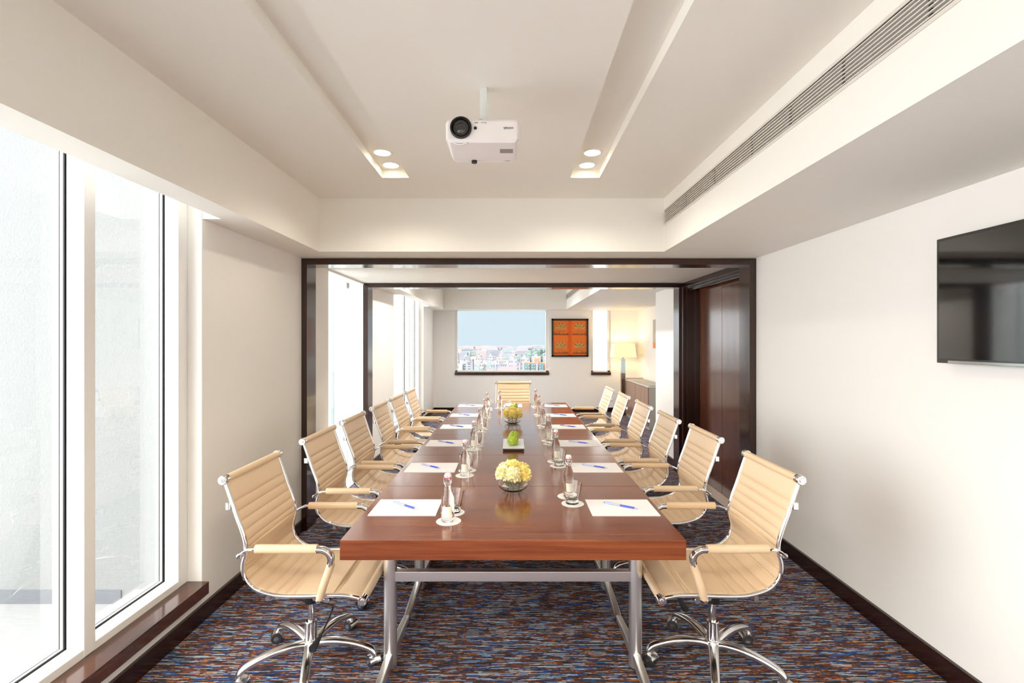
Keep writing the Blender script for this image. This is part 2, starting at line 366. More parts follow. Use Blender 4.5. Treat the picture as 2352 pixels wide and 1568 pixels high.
# ------------------------------------------------------------------ windows
def side_window(idx, y0, y1, mull, lab):
    w = tag(bpy.data.objects.new('window_%d' % idx, None), lab, 'window', kind='structure'); C.objects.link(w)
    zb, zt = .205, 2.50; edges = [y0] + mull + [y1]
    bm = B(); box(bm, -1.845, -1.77, y0, y1, zb, zb + .042, .004); box(bm, -1.845, -1.77, y0, y1, zt - .05, zt, .004)
    box(bm, -1.843, -1.768, y1 - .075, y1 - .003, zb + .009, zt - .003, .004); box(bm, -1.843, -1.768, y0, y0 + .07, zb + .009, zt - .003, .004)
    for q in mull: box(bm, -1.843, -1.768, q - .028, q + .028, zb + .009, zt - .003, .004)
    box(bm, -1.91, -1.87, y0, y1, zb - .01, zb + .036); box(bm, -1.91, -1.87, y0, y1, zt - .04, zt)
    for q in [y0 + .03] + mull + [y1 - .035]: box(bm, -1.90, -1.868, q - .028, q + .028, zb, zt)
    obj('window_frame', bm, 'alu', w)
    bm = B()
    spans = []; bx2 = []
    for a, b_ in zip(edges, edges[1:]):
        a2 = a + (.07 if a == y0 else .028); c2 = b_ - (.075 if b_ == y1 else .028); spans.append((a2, c2))
        for (q0, q1, r0, r1) in ((a2 - .01, a2 + .004, zb, zt), (c2 - .004, c2 + .01, zb, zt), (a2, c2, zb + .03, zb + .047), (a2, c2, zt - .055, zt - .04)):
            box(bm, -1.8525, -1.846, q0, q1, r0, r1); box(bm, -1.870, -1.8645, q0, q1, r0, r1); bx2.append((q0, q1, r0, r1))
    obj('gasket', bm, 'gasket', w)
    bm = B()
    for q0, q1, r0, r1 in bx2: box(bm, -1.8645, -1.8525, q0, q1, r0, r1)
    obj('glazing_bead', bm, 'alu', w)
    for a, b_ in spans:
        bm = B(); box(bm, -1.860, -1.856, a, b_, zb + .03, zt - .04); obj('pane', bm, 'pane', w, False)
    bm = B(); box(bm, -1.85, -1.652, y0, y1, .148, .213, .004); obj('sill', bm, 'sill', w)
    bm = B(); box(bm, -1.90, XL - .0015, y1 - .002, y1 + .02, .2135, 2.5); obj('reveal', bm, 'wall', w, False)
    return w
side_window(1, Y0 + .1, YW, [-1.6, -.35, .85, 2.052], 'tall white framed window bay beside the nearest chair on the left')
side_window(2, 7.0, 9.36, [8.45], 'tall white framed window on the left of the end room')
# frameless glass door
w = tag(bpy.data.objects.new('door_2', None), 'frameless clear glass door to the balcony between the portals', 'door', kind='structure'); C.objects.link(w)
bm = B(); box(bm, -1.745, -1.733, 4.51, 5.150, .012, 2.12); obj('pane', bm, 'doorpane', w, False)
bm = B(); box(bm, -1.745, -1.733, 5.156, 5.60, .012, 2.12); obj('pane', bm, 'doorpane', w, False)
for y in (5.153, 4.56):
    bm = B(); box(bm, -1.76, -1.715, y - .07, y + .012, 2.075, 2.135, .003); obj('patch_fitting', bm, 'steel', w)
bm = B(); box(bm, -1.748, -1.730, 5.1495, 5.1565, .02, 2.08); obj('edge_seal', bm, 'alu', w)
# end windows
def end_window(idx, x0, x1, lab):
    w = tag(bpy.data.objects.new('window_%d' % idx, None), lab, 'window', kind='structure'); C.objects.link(w)
    bm = B()
    box(bm, x0, x0 + .05, YE + .04, YE + .12, .86, ZS + .01, .003); box(bm, x1 - .065, x1, YE + .04, YE + .12, .86, ZS + .01, .003)
    box(bm, x0, x1, YE + .04, YE + .12, .858, .893, .003); box(bm, x0, x1, YE + .04, YE + .12, ZS - .005, ZS + .02, .003)
    obj('window_frame', bm, 'alu', w)
    bm = B(); box(bm, x0 + .05, x1 - .06, YE + .08, YE + .085, .89, ZS); obj('pane', bm, 'pane', w, False)
    bm = B(); box(bm, x0 - .001, x1 + .001, YE - .03, YE + .1, .80, .860, .003); obj('sill', bm, 'framex', w)
end_window(3, wx0, wx1, 'wide end window looking out over the hazy city')
end_window(4, vx0, vx1, 'narrow blank white window right of the orange picture')

# balcony outside the left windows
bm = B(); box(bm, -4.4, -1.97, -3.4, 11, -.2, .044); box(bm, -1.97, -1.69, 4.45, 5.62, -.1, .006)
S('balcony_floor', bm, 'paving', 'pale concrete balcony floor outside the left windows', 'balcony floor')
for y0, th, nm in ((2.76, .3, 'beyond the nearest window'), (5.68, .3, 'beyond the glass door'), (9.42, .3, 'beyond the end room window')):
    bm = B(); box(bm, -4.2, -1.965 if y0 < 3 else -1.93, y0, y0 + th, .02, 3.4)
    o = S('balcony_wall', bm, 'stucco' if y0 < 3 else 'lit_white', 'white textured stucco fin wall ' + nm, 'balcony wall')
    if y0 < 3:
        bm = B(); box(bm, -4.2, -2.20, y0 - .006, y0 + .01, .044, .122); obj('dado_band', bm, 'band', o, False)
        bm = B(); box(bm, -1.968, -1.90, y0 - .01, y0 + .2, .1, 3.4); obj('corner_strip', bm, 'teal', o, False)
    elif y0 < 6:
        bm = B(); box(bm, -2.10, -2.068, y0 - .01, y0 + .01, .044, 2.35); obj('corner_strip', bm, 'teal', o, False)
bm = B(); 
t2 = bmesh.new(); vs = [t2.verts.new(p) for p in ((-2.25, 2.76, .04), (-1.97, 2.76, .04), (-1.97, -3, .04), (-2.25, -3, .04), (-2.12, 2.76, .125), (-1.97, 2.76, .125), (-1.97, -3, .125), (-2.12, -3, .125))]
for f in ((0, 1, 5, 4), (4, 5, 6, 7), (3, 2, 6, 7), (0, 3, 7, 4)): t2.faces.new([vs[i] for i in f])
merge(bm, t2); S('balcony_kerb', bm, 'paving', 'low pale concrete kerb outside under the nearest window', 'kerb')
bm = B(); box(bm, -1.3, 1.3, 0, .2, -1, 4, mtx=Matrix.Translation((2.45, 12.0, 0)) @ Matrix.Rotation(math.radians(-42), 4, 'Z')); S('wall_outside', bm, 'lit_white', 'white wall seen through the narrow end window', 'wall')

# ------------------------------------------------------------------ linear air grilles
def grille(y0, y1, posts, lab):
    g = thing('air_vent', lab, 'vent', (SX1, (y0 + y1) / 2, 2.39)); ox, oy, oz = g.location
    L = (y1 - y0) / 2
    bm = B(); box(bm, -.004, .012, -L, L, -.012, 0); box(bm, -.004, .012, -L, L, .097, .109); obj('frame', bm, 'grille', g)
    bm = B(); box(bm, .06, .075, -L, L, -.002, .099); obj('backing', bm, 'shade_sheet', g, False)  # near-black sheet in place of the shade inside the duct
    bm = B()
    for k in range(7):
        z = .007 + k * .0138; box(bm, -.002, .010, -L, L, z - .0022, z + .0022)
    obj('slat', bm, 'grille', g, False)
    for p in posts: bm = B(); box(bm, .004, .05, p - oy - .006, p - oy + .006, 0, .097); obj('divider', bm, 'black', g, False)
grille(-1.5, 3.632, [3.2, 2.75, 2.32, 2.0, 1.68, 1.33, .95, .5], 'long linear air grille in the right soffit above the television')
grille(6.2, 10.19, [9.6, 8.4], 'short far air grille in the soffit of the end room')

# ------------------------------------------------------------------ downlights
def downlight(x, y, lab, grp, z=ZR, power=11, col=(1, .91, .75), soft=.04):
    g = thing('downlight', lab, 'ceiling light', (x, y, z), 0, grp)
    bm = B(); lathe(bm, [(.046, -.001), (.048, -.006), (.056, -.005), (.058, 0), (.046, 0)], 32); obj('ring', bm, 'alu', g)
    bm = B(); lathe(bm, [(0, -.003), (.045, -.003), (.045, -.001), (0, -.001)], 32); obj('lens', bm, 'lamp', g)
    l = bpy.data.lights.new('lamp_light', 'SPOT'); l.energy = power; l.color = col; l.spot_size = math.radians(150); l.spot_blend = .6; l.shadow_soft_size = soft
    lo = bpy.data.objects.new('lamp_light', l); C.objects.link(lo); lo.parent = g; lo.location = (0, 0, -.012)
for x, sd_ in ((-.768, 'left'), (.476, 'right')):
    downlight(x, 3.106, 'round glowing downlight at the far end of the %s ceiling cove' % sd_, 'cove downlights')
    downlight(x, 2.900, 'round glowing downlight in the %s ceiling cove, the nearer of the two' % sd_, 'cove downlights')
    for y, w_ in ((-.15, 'nearest'), (-.40, 'just behind'), (-1.6, 'well behind'), (-1.85, 'farthest behind')): downlight(x, y, 'added unseen fill downlight in the %s cove %s the viewpoint' % (sd_, w_), 'added fill downlights', power=52)  # unseen fill lamps added behind the camera to brighten the room
    for y, w_ in ((6.28, 'first'), (6.50, 'second'), (8.50, 'third'), (9.0, 'last')): downlight(x, y, 'added unseen fill downlight in the end room, %s in the %s cove' % (w_, sd_), 'added end room fill downlights', power=62 if y < 7 else 32, col=(1, .95, .86), soft=.04 if y < 7 else .12)  # unseen lamps added to brighten the end room and its far wall

# ------------------------------------------------------------------ ceiling projector
p = thing('projector', 'white ceiling projector hung upside down on a pole above the table', 'projector', (-.118, 2.06, 2.36))
t2 = bmesh.new(); W2 = .147
# cross section in y,z (front at -y): rounded nose, slanted underside
sec = [(-.105, .045), (-.112, .035), (-.112, -.035), (-.104, -.047), (.04, -.060), (.10, -.050), (.105, .02), (.09, .052), (-.08, .055)]
Lr = []
for xx, k in ((-W2, .86), (-W2 + .008, .97), (-W2 + .02, 1), (W2 - .02, 1), (W2 - .008, .97), (W2, .86)):
    Lr.append([t2.verts.new((xx * (1 if z > -.04 else .94), y * k, z * k)) for y, z in sec])
for a, b_ in zip(Lr, Lr[1:]):
    for i in range(len(sec)): t2.faces.new((a[i], a[(i + 1) % len(sec)], b_[(i + 1) % len(sec)], b_[i]))
t2.faces.new(Lr[0]); t2.faces.new(Lr[-1][::-1]); bmesh.ops.recalc_face_normals(t2, faces=t2.faces)
bm = B(); merge(bm, t2); lathe(bm, [(.049, 0), (.049, .008), (.046, .014), (.043, .014), (.043, 0)], 40, (-.085, -.107, .008), 'Y', mtx=Matrix.Diagonal((1, 1, 1, 1)))
body = obj('housing', bm, 'plastic', p, True, 30)
Rf = Matrix.Translation((-.085, -.112, .008)) @ Matrix.Rotation(PI / 2, 4, 'X')
bm = B(); lathe(bm, [(.034, .0), (.043, .0), (.043, .010), (.038, .012), (.034, .002)], 40, mtx=Rf); lathe(bm, [(.020, -.002), (.034, 0), (.030, .004), (.020, .002)], 40, mtx=Rf, mi=1)
obj('lens_barrel', bm, ['black', 'lensring'], p)
bm = B(); lathe(bm, [(0, .007), (.012, .005), (.026, 0), (.030, -.004), (0, -.004)], 40, mtx=Rf); obj('lens', bm, 'lens', p)
bm = B(); lathe(bm, [(0, 0), (.0062, 0), (.0062, .002), (0, .002)], 20, mtx=Matrix.Translation((-.028, -.112, .008)) @ Matrix.Rotation(PI / 2, 4, 'X')); obj('sensor', bm, 'black', p)
def text(s, size, loc, rot, m_, parent, name='lettering', ext=.0004, align='CENTER'):
    cu = bpy.data.curves.new(name, 'FONT'); cu.body = s; cu.size = size; cu.extrude = ext; cu.align_x = align; cu.align_y = 'CENTER'
    cu.materials.append(M[m_]); o = bpy.data.objects.new(name, cu); C.objects.link(o); 
    me = bpy.data.meshes.new_from_object(o); bpy.data.objects.remove(o); o = bpy.data.objects.new(name, me); C.objects.link(o)
    o.location = loc; o.rotation_euler = rot; o.parent = parent; return o
text('vivitek', .0155, (.104, -.1125, .008), (PI / 2, PI, 0), 'ink', p)
text('vivitek', .009, (.098, .055, -.0600), (PI + .0, 0, PI * 0), 'ink', p)
text('HDMI', .006, (-.024, -.1125, .030), (PI / 2, PI, 0), 'ink', p); text('VGA  DLP', .005, (.006, -.1125, .030), (PI / 2, PI, 0), 'ink', p)
u = Matrix.Translation((.095, -.035, -.0528)) @ Matrix.Rotation(-.09, 4, 'X')
bm = B(); box(bm, -.027, .027, -.018, .018, -.0006, .0006, mtx=u); obj('sticker', bm, 'sticker', p)
bm = B(); cyl(bm, (-.045, .06, -.058), (-.045, .06, -.068), .012); obj('foot', bm, 'black', p); bm = B(); cyl(bm, (-.01, -.05, .054), (-.01, -.05, .066), .012); obj('foot', bm, 'black', p)
bm = B(); sweep(bm, spline([(-.115, -.104, -.048), (-.09, -.100, -.053), (-.06, -.104, -.048)], 5), .004, .003, 8); obj('focus_slider', bm, 'plastic', p)
bm = B(); box(bm, -.03, .03, -.05, .05, .056, .062, .002); box(bm, -.02, .022, -.02, .03, .060, .074, .002); obj('bracket', bm, 'olive', p)
bm = B(); box(bm, -.013, .013, -.008, .018, .07, .2249, .002); box(bm, -.017, -.011, -.004, .014, .07, .215, .001); box(bm, .013, .019, -.006, .012, .07, .18, .001)
obj('ceiling_pole', bm, 'mount', p)

# ------------------------------------------------------------------ television
tv = thing('television', 'black flat television on the right wall', 'television', (XR, 1.70, 1.70))
bm = B(); box(bm, -.062, -.018, -.49, .49, -.275, .275, .004); obj('bezel', bm, 'tvbez', tv)
bm = B(); box(bm, -.0635, -.060, -.475, .475, -.255, .262); obj('screen', bm, 'tvscreen', tv, False)
bm = B(); box(bm, -.066, -.045, -.49, .43, -.2755, -.262, .002); obj('trim_strip', bm, 'tvstrip', tv)
bm = B(); box(bm, -.02, -.001, -.2, .2, -.15, .15); obj('wall_bracket', bm, 'black', tv)

# ------------------------------------------------------------------ meeting tables
TL, TY0 = .723, 1.92; TX = .004; ordn = ['nearest', 'second', 'third', 'fourth', 'fifth', 'farthest']
def make_table():
    g = thing('meeting_table', '', 'table')
    bm = B(); box(bm, -.680, .680, -TL / 2 + .0012, TL / 2 - .0012, .662, .740, .0022); obj('tabletop', bm, 'table', g)
    for s in (-1, 1):
        bm = B(); cyl(bm, (s * .5705, 0, .012), (s * .5705, 0, .662), .0305, 32, bev=.002); obj('leg', bm, 'steel', g)
        for q in (-1, 1):
            bm = B()
            pth = [(s * .5705, q * .02, .055), (s * .5705, q * .20, .047), (s * .5705, q * .34, .036), (s * .5705, q * .3585, .034)]
            sweep(bm, pth, [.019, .018, .017, .014], [.026, .021, .015, .012], 16, (1, 0, 0), sq=.45)
            ft = obj('foot', bm, 'steel', g, ang=30)
            bm = B(); cyl(bm, (s * .5705, q * .335, 0), (s * .5705, q * .335, .026), .013, 16); obj('glide', bm, 'black', ft)
    bm = B(); box(bm, -.545, .545, -.018, .018, .41, .456, .003); obj('crossbar', bm, 'steel', g)
    return g
tab0 = make_table()
for k in range(6):
    g = tab0 if k == 0 else copy_tree(tab0)
    g.location = (TX, TY0 + TL * (k + .5), 0); g['group'] = 'meeting tables joined in one long row'
    g['label'] = 'mahogany topped meeting table on steel legs, %s of the row%s' % (ordn[k], ' from the camera' if 0 < k < 5 else '')

# ------------------------------------------------------------------ office chairs
PROF = [(-.270, .938), (-.246, .868), (-.222, .795), (-.197, .728), (-.181, .672), (-.181, .625), (-.192, .578), (-.184, .525), (-.146, .480), (-.085, .456), (-.02, .446), (.08, .446), (.163, .450), (.236, .449), (.285, .441), (.315, .432)]
def arc(pts):
    s = [0]
    for a, b_ in zip(pts, pts[1:]): s.append(s[-1] + (b_ - a).length)
    return s
pp = spline([(x, 0, z) for x, z in PROF], 24); ss = arc(pp)
def at(s):
    s = max(0, min(ss[-1], s))
    for i in range(len(ss) - 1):
        if ss[i + 1] >= s:
            u = (s - ss[i]) / max(1e-9, ss[i + 1] - ss[i]); return pp[i].lerp(pp[i + 1], u)
    return pp[-1]
def normal_at(s):
    d = (at(s + .004) - at(s - .004)).normalized(); return Vector((-d.z, 0, d.x)) * -1
PITCH, R0 = .0435, .105; R1 = ss[-1] - .095; NR = int((R1 - R0) / PITCH); R1 = R0 + NR * PITCH
def sling(s0, s1):
    t2 = bmesh.new(); hw = .226; rows = []; q8 = PITCH / 8
    gs = [R0 + k * q8 for k in range(int((s0 - R0) / q8) - 1, int((s1 - R0) / q8) + 2)]
    gs = [s0] + [q for q in gs if s0 + .002 < q < s1 - .002] + [s1]
    ys = [-hw, -hw + .004, -hw + .016, -.11, 0, .11, hw - .016, hw - .004, hw]
    for s in gs:
        p_, nn = at(s), normal_at(s)
        if nn.z < 0 and nn.x < 0: nn = -nn
        h = .004
        if R0 <= s <= R1: h = .0054 * abs(math.sin(PI * (s - R0) / PITCH)) ** .42
        else:
            dd = min(abs(s - R0), abs(s - R1)); h = .0058 * (1 - math.exp(-dd / .006))
        row = []
        for side in (1, -1):
            for y in (ys if side == 1 else ys[::-1]):
                e = 1 - max(0, (abs(y) - (hw - .016)) / .016) ** 2
                sag = .006 * (1 - (y / hw) ** 2)
                row.append(t2.verts.new(p_ + nn * ((.001 + h * e if side == 1 else -.004 * e - .002) - sag) + Vector((0, y, 0))))
        rows.append(row)
    m_ = len(rows[0])
    for a, b_ in zip(rows, rows[1:]):
        for k in range(m_): t2.faces.new((a[k], a[(k + 1) % m_], b_[(k + 1) % m_], b_[k]))
    t2.faces.new(rows[0]); t2.faces.new(rows[-1][::-1]); bmesh.ops.recalc_face_normals(t2, faces=t2.faces)
    bm = B(); merge(bm, t2); return bm
def make_chair():
    g = thing('office_chair', '', 'chair')
    sb = next(s for s in [i * .002 for i in range(800)] if at(s).z < .515)
    bm = sling(.004, sb); tp = at(0); cyl(bm, (tp.x, -.226, tp.z), (tp.x, .226, tp.z), .0165, 24); obj('backrest', bm, 'leather', g, ang=60)
    bm = sling(sb + .001, ss[-1] - .004); fp = at(ss[-1]); cyl(bm, (fp.x, -.226, fp.z), (fp.x, .226, fp.z), .0165, 24); obj('seat', bm, 'leather', g, ang=60)
    for s in (-1, 1):
        bm = B(); path = [at(ss[-1] * i / 70) + Vector((0, s * .235, 0)) for i in range(71)]
        sweep(bm, path, .0085, .0085, 10); r = obj('side_rail', bm, 'chrome', g)
        for q in (tp, fp):
            bm = B(); lathe(bm, [(0, 0), (.0205, 0), (.0205, .026), (.018, .030), (.014, .030), (.012, .0275), (.009, .0275), (.008, .032), (0, .0325)], 28, mtx=Matrix.Translation((q.x, s * .222, q.z)) @ Matrix.Rotation(-s * PI / 2, 4, 'X'))
            obj('end_cap', bm, 'chrome', r)
        # arm
        A = [(-.200, .622), (-.180, .640), (-.150, .655), (-.120, .660), (0, .660), (.135, .660), (.165, .656), (.188, .640), (.195, .615), (.188, .585), (.165, .520), (.143, .455), (.132, .436)]
        ap = spline([(x, s * .268, z) for x, z in A], 6)
        for i, q in enumerate(ap):
            u_ = min(1, max(0, (-.13 - q.x) / .07)) if q.z > .55 else min(1, max(0, (.50 - q.z) / .06)); q.y = s * (.268 - .018 * u_)
        bm = B(); sweep(bm, ap, .0125, .0065, 12, sq=.7); ball(bm, ap[0], .0115); ball(bm, ap[-1], .0115)
        cyl(bm, ap[0], (ap[0].x + .012, s * .232, ap[0].z), .006, 10); cyl(bm, ap[-1], (ap[-1].x, s * .22, ap[-1].z + .012), .006, 10)
        a_ = obj('armrest', bm, 'chrome', g)
        el = [q for q in ap if q.x > .128 and q.z > .590]
        bm = B(); sweep(bm, el, .019, .010, 14, sq=.7); obj('elbow_cap', bm, 'chrome', a_)
        bm = B(); el2 = [q - (q - Vector((.13, q.y, .60))).normalized() * .011 for q in el]; sweep(bm, el2, .013, .005, 10); obj('elbow_liner', bm, 'black', a_)
        hp = [q for q in ap if q.x > -.125 and q.z > .65 and q.x < .142]
        bm = B(); sweep(bm, hp, [.018 if 0 < i < len(hp) - 1 else .016 for i in range(len(hp))], .0175, 16, sq=.85); obj('arm_sleeve', bm, 'leather', a_)
        vp = [q for q in ap if q.z < .600 and q.z > .448 and q.x > 0]
        bm = B(); sweep(bm, vp, .0185, .016, 16, sq=.85); obj('arm_sleeve', bm, 'leather', a_)
    # cross bars behind back and below seat
    bm = B(); q = at(.112); nn = normal_at(.112); nn = nn if nn.x < 0 else -nn; c0 = q + nn * .016
    cyl(bm, (c0.x, -.235, c0.z), (c0.x, .235, c0.z), .009, 14)
    for s in (-1, 1): box(bm, c0.x - .011, c0.x + .012, s * .235 - .009, s * .235 + .009, c0.z - .015, c0.z + .015, .003)
    obj('back_bar', bm, 'chrome', g)
    bm = B()
    for x in (-.09, .11): cyl(bm, (x, -.232, .434), (x, .232, .434), .010, 14)
    box(bm, -.10, .12, -.075, .075, .398, .428, .004); obj('seat_support', bm, 'alloy', g)
    bm = B(); box(bm, -.085, .09, -.055, .055, .345, .405, .010); cyl(bm, (0, 0, .30), (0, 0, .35), .030, 24); box(bm, .02, .10, -.03, .03, .33, .36, .006); obj('tilt_mechanism', bm, 'black', g)
    bm = B(); cyl(bm, (.105, -.085, .350), (.105, .085, .350), .013, 20, bev=.002); k_ = obj('tension_knob', bm, 'black', g)
    bm = B()
    for s in (-1, 1): cyl(bm, (.105, s * .084, .350), (.105, s * .092, .350), .014, 20, bev=.002)
    obj('knob_cap', bm, 'alloy', k_)
    bm = B(); sweep(bm, spline([(.05, -.05, .372), (.09, -.13, .368), (.155, -.165, .372), (.160, -.168, .350), (.12, -.165, .26), (.085, -.16, .19)], 6), .004, .004, 8)
    sweep(bm, [(.112, -.164, .245), (.09, -.162, .205), (.070, -.160, .175), (.062, -.160, .165)], [.006, .013, .019, .008], [.003, .004, .004, .003], 10, up=(1, 0, 0)); obj('lever', bm, 'black', g)
    bm = B(); cyl(bm, (0, 0, .20), (0, 0, .31), .014, 20); cyl(bm, (0, 0, .108), (0, 0, .212), .0265, 28, bev=.003); obj('gas_lift', bm, 'chrome', g)
    bm = B(); lathe(bm, [(0, .082), (.030, .082), (.040, .095), (.042, .110), (.034, .124), (.028, .126), (0, .126)], 28); base = obj('star_base', bm, 'alloy', g)
    for k in range(5):
        th = math.radians(-2 + 72 * k); cs, sn = math.cos(th), math.sin(th)
        P_ = [(.02, .106), (.07, .116), (.13, .119), (.19, .113), (.245, .100), (.280, .086), (.297, .070), (.302, .055)]
        pth = spline([(r * cs, r * sn, z) for r, z in P_], 4); nP = len(pth)
        bm = B(); sweep(bm, pth, [.024 - .008 * i / nP for i in range(nP)], [.0165 - .004 * i / nP for i in range(nP)], 14, up=(-sn, cs, 0), sq=.8)
        sp = obj('spoke', bm, 'alloy', base)
        ca = th + .9 * math.sin(k * 2.3 + 1); ax = Vector((math.cos(ca), math.sin(ca), 0)); tr = Vector((-ax.y, ax.x, 0)); cc = Vector((.300 * cs, .300 * sn, .0265)) + tr * .012
        bm = B()
        for s in (-1, 1): cyl(bm, cc + ax * s * .006, cc + ax * s * .025, .0262, 24, bev=.004)
        ca_ = obj('caster', bm, 'wheel', base)
        bm = B(); hood = [cc + tr * .029 * math.cos(a) * -1 + Vector((0, 0, .029 * math.sin(a))) for a in [PI * i / 10 * .86 for i in range(11)]]
        sweep(bm, hood, .0265, .0022, 10, up=ax, sq=.4); cyl(bm, Vector((.300 * cs, .300 * sn, .045)), Vector((.300 * cs, .300 * sn, .07)), .007, 12)
        for s in (-1, 1): cyl(bm, cc + ax * s * .025, cc + ax * s * .0265, .012, 18)
        obj('caster_hood', bm, 'alloy', ca_)
    return g
ch0 = make_chair()
left = [(-.943, 2.300), (-.945, 3.085), (-.940, 3.730), (-.942, 4.465), (-.942, 5.122), (-.935, 5.775)]
right = [(.943, 2.300), (.962, 3.130), (.945, 3.805), (.942, 4.510), (.942, 5.315), (.938, 6.06)]
first = True
for side, L_, rz in (('left', left, 0), ('right', right, PI)):
    for k, (x, y) in enumerate(L_):
        g = ch0 if first else copy_tree(ch0); first = False
        g.location = (x, y, 0); g.rotation_euler = (0, 0, rz + (0 if k == 0 else random.uniform(-.02, .02)))
        g['group'] = 'tan leather chairs along the table'
        wd = ordn[k]; g['label'] = 'tan ribbed leather office chair, %s on the %s side of the table' % (wd if k in (0, 5) else wd + ' from the front', side)
g = copy_tree(ch0); g.location = (.018, 6.34 + .32, 0); g.rotation_euler = (0, 0, -PI / 2); g['group'] = 'tan leather chairs along the table'
g['label'] = 'tan leather office chair at the far head of the table facing the camera'

# ------------------------------------------------------------------ table settings
ZT = .740
def make_coaster():
    bm = B(); lathe(bm, [(0, 0), (.053, 0), (.054, .001), (.053, .0022), (0, .0022)], 48); return tag(obj('coaster', bm, 'card'), '', 'coaster')
def make_bottle():
    g = thing('water_bottle', '', 'bottle')
    o_ = [(0, .004), (.018, .002), (.026, 0), (.0285, .004), (.0288, .02), (.0288, .088), (.0275, .104), (.023, .122), (.0165, .140), (.0135, .152), (.0130, .160), (.0150, .163), (.0150, .168), (.0128, .171), (.0128, .182), (.0145, .184), (.0145, .188), (.0, .188)]
    bm = B(); lathe(bm, o_, 36); obj('glass_body', bm, 'glass', g)
    bm = B(); lathe(bm, [(0, .1895), (.0125, .1895), (.0140, .191), (.0140, .202), (.0115, .2065), (0, .207)], 28); cp = obj('stopper', bm, 'ceramic', g)
    bm = B(); ball(bm, (0, -.0142, .196), .0022); obj('pin', bm, 'black', cp)
    bm = B(); lathe(bm, [(.010, .1875), (.0150, .1875), (.0158, .1888), (.0150, .1905), (.010, .1905)], 28); obj('seal', bm, 'red', g)
    bm = B()
    for s in (-1, 1):
        sweep(bm, spline([(s * .0152, 0, .200), (s * .0165, -.003, .188), (s * .0158, -.009, .172), (s * .008, -.0165, .160), (0, -.018, .154)], 5), .0011, .0011, 6)
        sweep(bm, spline([(s * .0158, .002, .176), (s * .0162, 0, .168), (s * .0155, -.004, .162)], 4), .0011, .0011, 6)
    cyl(bm, (-.0155, 0, .200), (.0155, 0, .200), .0011, 8); lathe(bm, [(.0150, .161), (.0160, .1612), (.0160, .1628), (.0150, .163)], 24)
    obj('swing_clip', bm, 'wire', g)
    t2 = bmesh.new(); ra = .02905; vv = []
    for i in range(13):
        th = -PI / 2 + (i - 6) * .13; vv.append([t2.verts.new((ra * math.cos(th), ra * math.sin(th), z)) for z in (.026, .070)])
    for a, b_ in zip(vv, vv[1:]): t2.faces.new((a[0], b_[0], b_[1], a[1]))
    bm = B(); merge(bm, t2); obj('printed_label', bm, 'label', g)
    return g
def make_tumbler():
    bm = B(); lathe(bm, [(0, 0), (.028, 0), (.031, .003), (.033, .022), (.0405, .060), (.0480, .098), (.0480, .0995), (.0462, .0995), (.0385, .062), (.0312, .030), (.0285, .024), (0, .022)], 40)
    return tag(obj('glass_tumbler', bm, 'tglass'), '', 'glass')
def make_paper():
    bm = B(); box(bm, -.152, .152, -.110, .110, 0, .003); return tag(obj('note_paper', bm, 'paper', smooth=False), '', 'paper')
def make_pen():
    g = thing('pen', '', 'pen')
    bm = B(); cyl(bm, (-.045, 0, .0045), (.060, 0, .0045), .0038, 12); obj('barrel', bm, 'penwhite', g)
    bm = B(); cyl(bm, (-.010, 0, .0045), (.060, 0, .0045), .0044, 12, bev=.0005); obj('grip', bm, 'penblue', g)
    bm = B(); cyl(bm, (.060, 0, .0045), (.078, 0, .0045), .0040, 12, r1=.0012); obj('tip', bm, 'penwhite', g)
    bm = B(); cyl(bm, (-.085, 0, .0045), (-.045, 0, .0045), .0046, 12, bev=.0005); box(bm, -.082, -.045, -.001, .001, .0095, .0108); cyl(bm, (-.089, 0, .0045), (-.085, 0, .0045), .0036, 12, mi=1); obj('cap', bm, ['penwhite', 'pengrey'], g)
    return g
protos = {'coaster': make_coaster(), 'bottle': make_bottle(), 'tumbler': make_tumbler(), 'paper': make_paper(), 'pen': make_pen()}
used = set()
GR = {'coaster': 'round white coasters', 'bottle': 'swing top water bottles', 'tumbler': 'glass tumblers', 'paper': 'sheets of note paper', 'pen': 'pens on the note paper'}
def put(kind, x, y, z, rz, label):
    o = protos[kind] if kind not in used else copy_tree(protos[kind]); used.add(kind)
    o.location = (x, y, z); o.rotation_euler = (0, 0, rz); o['label'] = label; o['group'] = GR[kind]
bl = [2.125, 2.850, 3.540, 4.224, 4.905, 5.53]; br = [2.455, 3.170, 3.83, 4.525, 5.217, 5.86]
pl = [2.302, 3.030, 3.755, 4.475, 5.170, 5.93]
def seat_name(k, side): return '%s %s setting' % (ordn[k], side) + ('' if k in (0, 5) else ' from the front')
